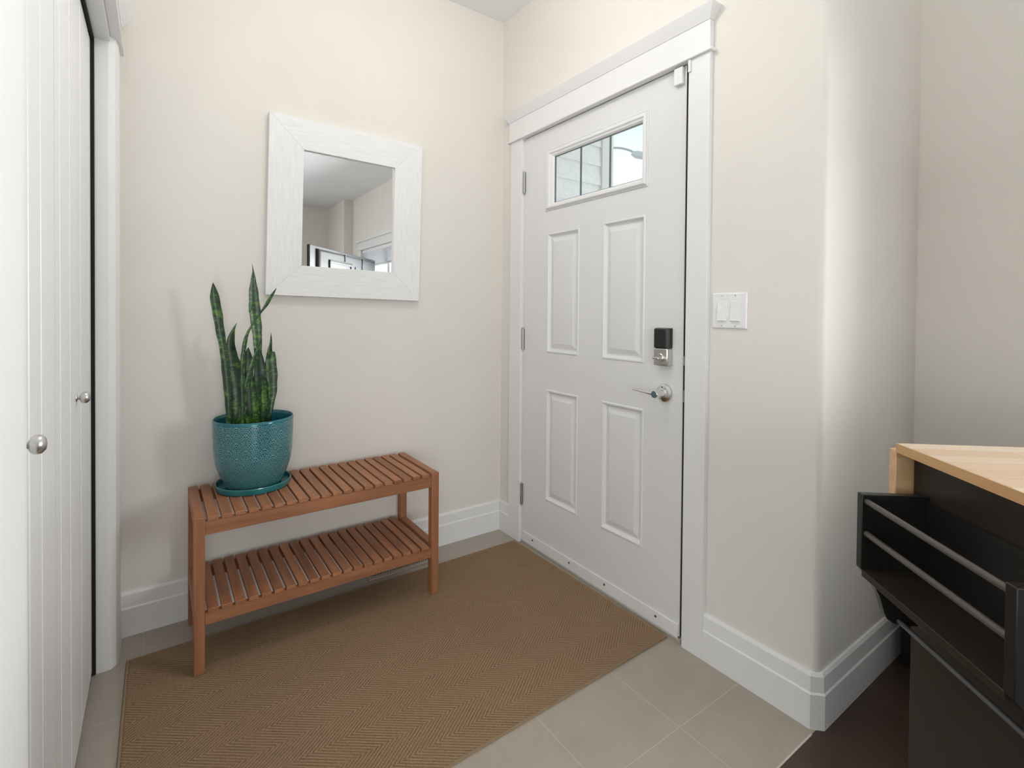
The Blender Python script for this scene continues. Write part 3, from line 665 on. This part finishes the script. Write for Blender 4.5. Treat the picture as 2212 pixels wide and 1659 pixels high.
b = BM(); tube(b, [cr(*(tuple(ARM[max(0, min(6, i+k))]) for k in (-1, 0, 1, 2)), t/5) for i in range(6) for t in range(6)], .028, 12); obj('arm', b, plastic('lamp_arm_grey', (.30, .34, .35), .5), sl)
b = BM(); dn = Vector((.77, -.61, -.20)).normalized(); sd = dn.cross(Vector((0, 0, 1))).normalized(); uu = sd.cross(dn)
loft(b, [[tuple(Vector((8.55, 6.65, 5.30)) + dn*t + sd*w*c + uu*h*k) for c, k in ((-1, -1), (1, -1), (.75, .7), (-.75, .7))] for t, w, h in ((-.05, .05, .05), (.08, .11, .085), (.35, .12, .08), (.50, .06, .04))]); obj('lamp_head', b, plastic('lamp_head_grey', (.36, .40, .41), .5), sl, .01)

# ------------------------------------------------------------------ added ceiling lamp over the living area, unseen fill light
cl = thing('fill_ceiling_lamp', 'round white flush ceiling lamp added over the living room as unseen fill light', 'ceiling lamp', (-2.7, -3.6, H))
b = BM(); lathe(b, [(0, H), (.20, H), (.20, H-.02), (.185, H-.025), (0, H-.025)], (-2.7, -3.6, 0), 'z', 40); obj('lamp_base', b, WHITEP, cl)
b = BM(); lathe(b, [(.18, H-.025), (.175, H-.05), (.13, H-.08), (.06, H-.095), (0, H-.098)], (-2.7, -3.6, 0), 'z', 40); obj('diffuser', b, LAMPW, cl)

# ------------------------------------------------------------------ light
def area(name, loc, rot, sx, sy, power, col=(1, 1, 1), spread=PI):
    l = bpy.data.lights.new(name, 'AREA'); l.shape = 'RECTANGLE'; l.size = sx; l.size_y = sy; l.energy = power; l.color = col; l.spread = spread
    o = bpy.data.objects.new(name, l); COL.objects.link(o); o.location = loc; o.rotation_euler = rot; return o
P = dict(w1=50, w1b=16, w2=24, w3=80, lamp=13, entry=11, world=1.6)
area('near_sash_daylight', (XW+.16, -2.92, 1.42), (0, PI/2, 0), .90, .55, P['w1'], (1, .985, .965), 2.2)
area('far_sash_daylight', (XW+.16, -3.65, 1.34), (0, PI/2, 0), 1.20, 1.5, P['w1b'], (1, .985, .965), 2.2)
area('west_fill_daylight', (XL-.16, -3.6, 1.42), (0, -PI/2, 0), 1.35, 2.6, P['w2'], (1, .985, .96))  # fill through the added west window
area('unseen_patio_daylight', ((PX0+PX1)/2, YS-.16, PZ/2), (PI/2, 0, 0), PX1-PX0, PZ, P['w3'], (1, .98, .95))  # daylight through the unseen, put-in patio door
def point(name, loc, power, r, col): 
    l = bpy.data.lights.new(name, 'POINT'); l.energy = power; l.shadow_soft_size = r; l.color = col
    o = bpy.data.objects.new(name, l); COL.objects.link(o); o.location = loc; return o
point('living_fill_light', (-2.7, -3.6, H-.30), P['lamp'], .15, (1, .93, .85))  # fill light of the added living-room lamp

cl2 = thing('fill_ceiling_lamp', 'round white flush ceiling lamp added over the entry rug as unseen fill light', 'ceiling lamp', (-.85, -.95, H))  # unseen lamp added to brighten the upper entry walls
for ch in list(cl.children): c_ = ch.copy(); COL.objects.link(c_); c_.parent = cl2
point('entry_fill_light', (-.85, -.95, H-.22), P['entry'], .14, (1, .97, .93))  # fill light of the added entry lamp
W = bpy.data.worlds.new('sky'); S.world = W; W.use_nodes = True; wt = W.node_tree; bg = wt.nodes['Background']
tc = wt.nodes.new('ShaderNodeTexCoord'); sp = wt.nodes.new('ShaderNodeSeparateXYZ'); rp = wt.nodes.new('ShaderNodeValToRGB')
wt.links.new(tc.outputs['Generated'], sp.inputs[0]); wt.links.new(sp.outputs[2], rp.inputs[0])
e_ = rp.color_ramp.elements; e_.new(.3); e_.new(.4)
for el, (pos, c) in zip(e_, ((0, (1, 1, 1)), (.305, (.60, .66, .67)), (.385, (.38, .61, .64)), (.62, (1, 1, 1)))): el.position = pos; el.color = (*c, 1)
wt.links.new(rp.outputs[0], bg.inputs['Color']); bg.inputs['Strength'].default_value = P['world']

# ------------------------------------------------------------------ camera
f, cy = 1086.463, 690.141
yaw, pit, rol = [math.radians(a) for a in (-35.15661, -.80015, .50050)]
fw = Vector((-math.sin(yaw)*math.cos(pit), math.cos(yaw)*math.cos(pit), math.sin(pit)))
rt = Vector((math.cos(yaw), math.sin(yaw), 0)); up = rt.cross(fw)
R = rt*math.cos(rol) + up*math.sin(rol); U = -rt*math.sin(rol) + up*math.cos(rol)
cd = bpy.data.cameras.new('camera'); cam = bpy.data.objects.new('camera', cd); COL.objects.link(cam)
cam.matrix_world = Matrix(((R.x, U.x, -fw.x, -1.50657), (R.y, U.y, -fw.y, -2.23621), (R.z, U.z, -fw.z, 1.15942), (0, 0, 0, 1)))
cd.sensor_fit = 'HORIZONTAL'; cd.sensor_width = 36; cd.lens = f/2212*36; cd.shift_y = (cy - 829.5)/2212; cd.clip_start = .02; cd.clip_end = 200
S.camera = cam

S.view_settings.view_transform = 'Standard'; S.view_settings.look = 'None'; S.view_settings.gamma = 1; S.view_settings.use_curve_mapping = False
S.view_settings.exposure = 0.10
S.cycles.max_bounces = 10; S.cycles.diffuse_bounces = 6; S.cycles.transparent_max_bounces = 12; S.cycles.use_denoising = True
S.cycles.sample_clamp_indirect = 6
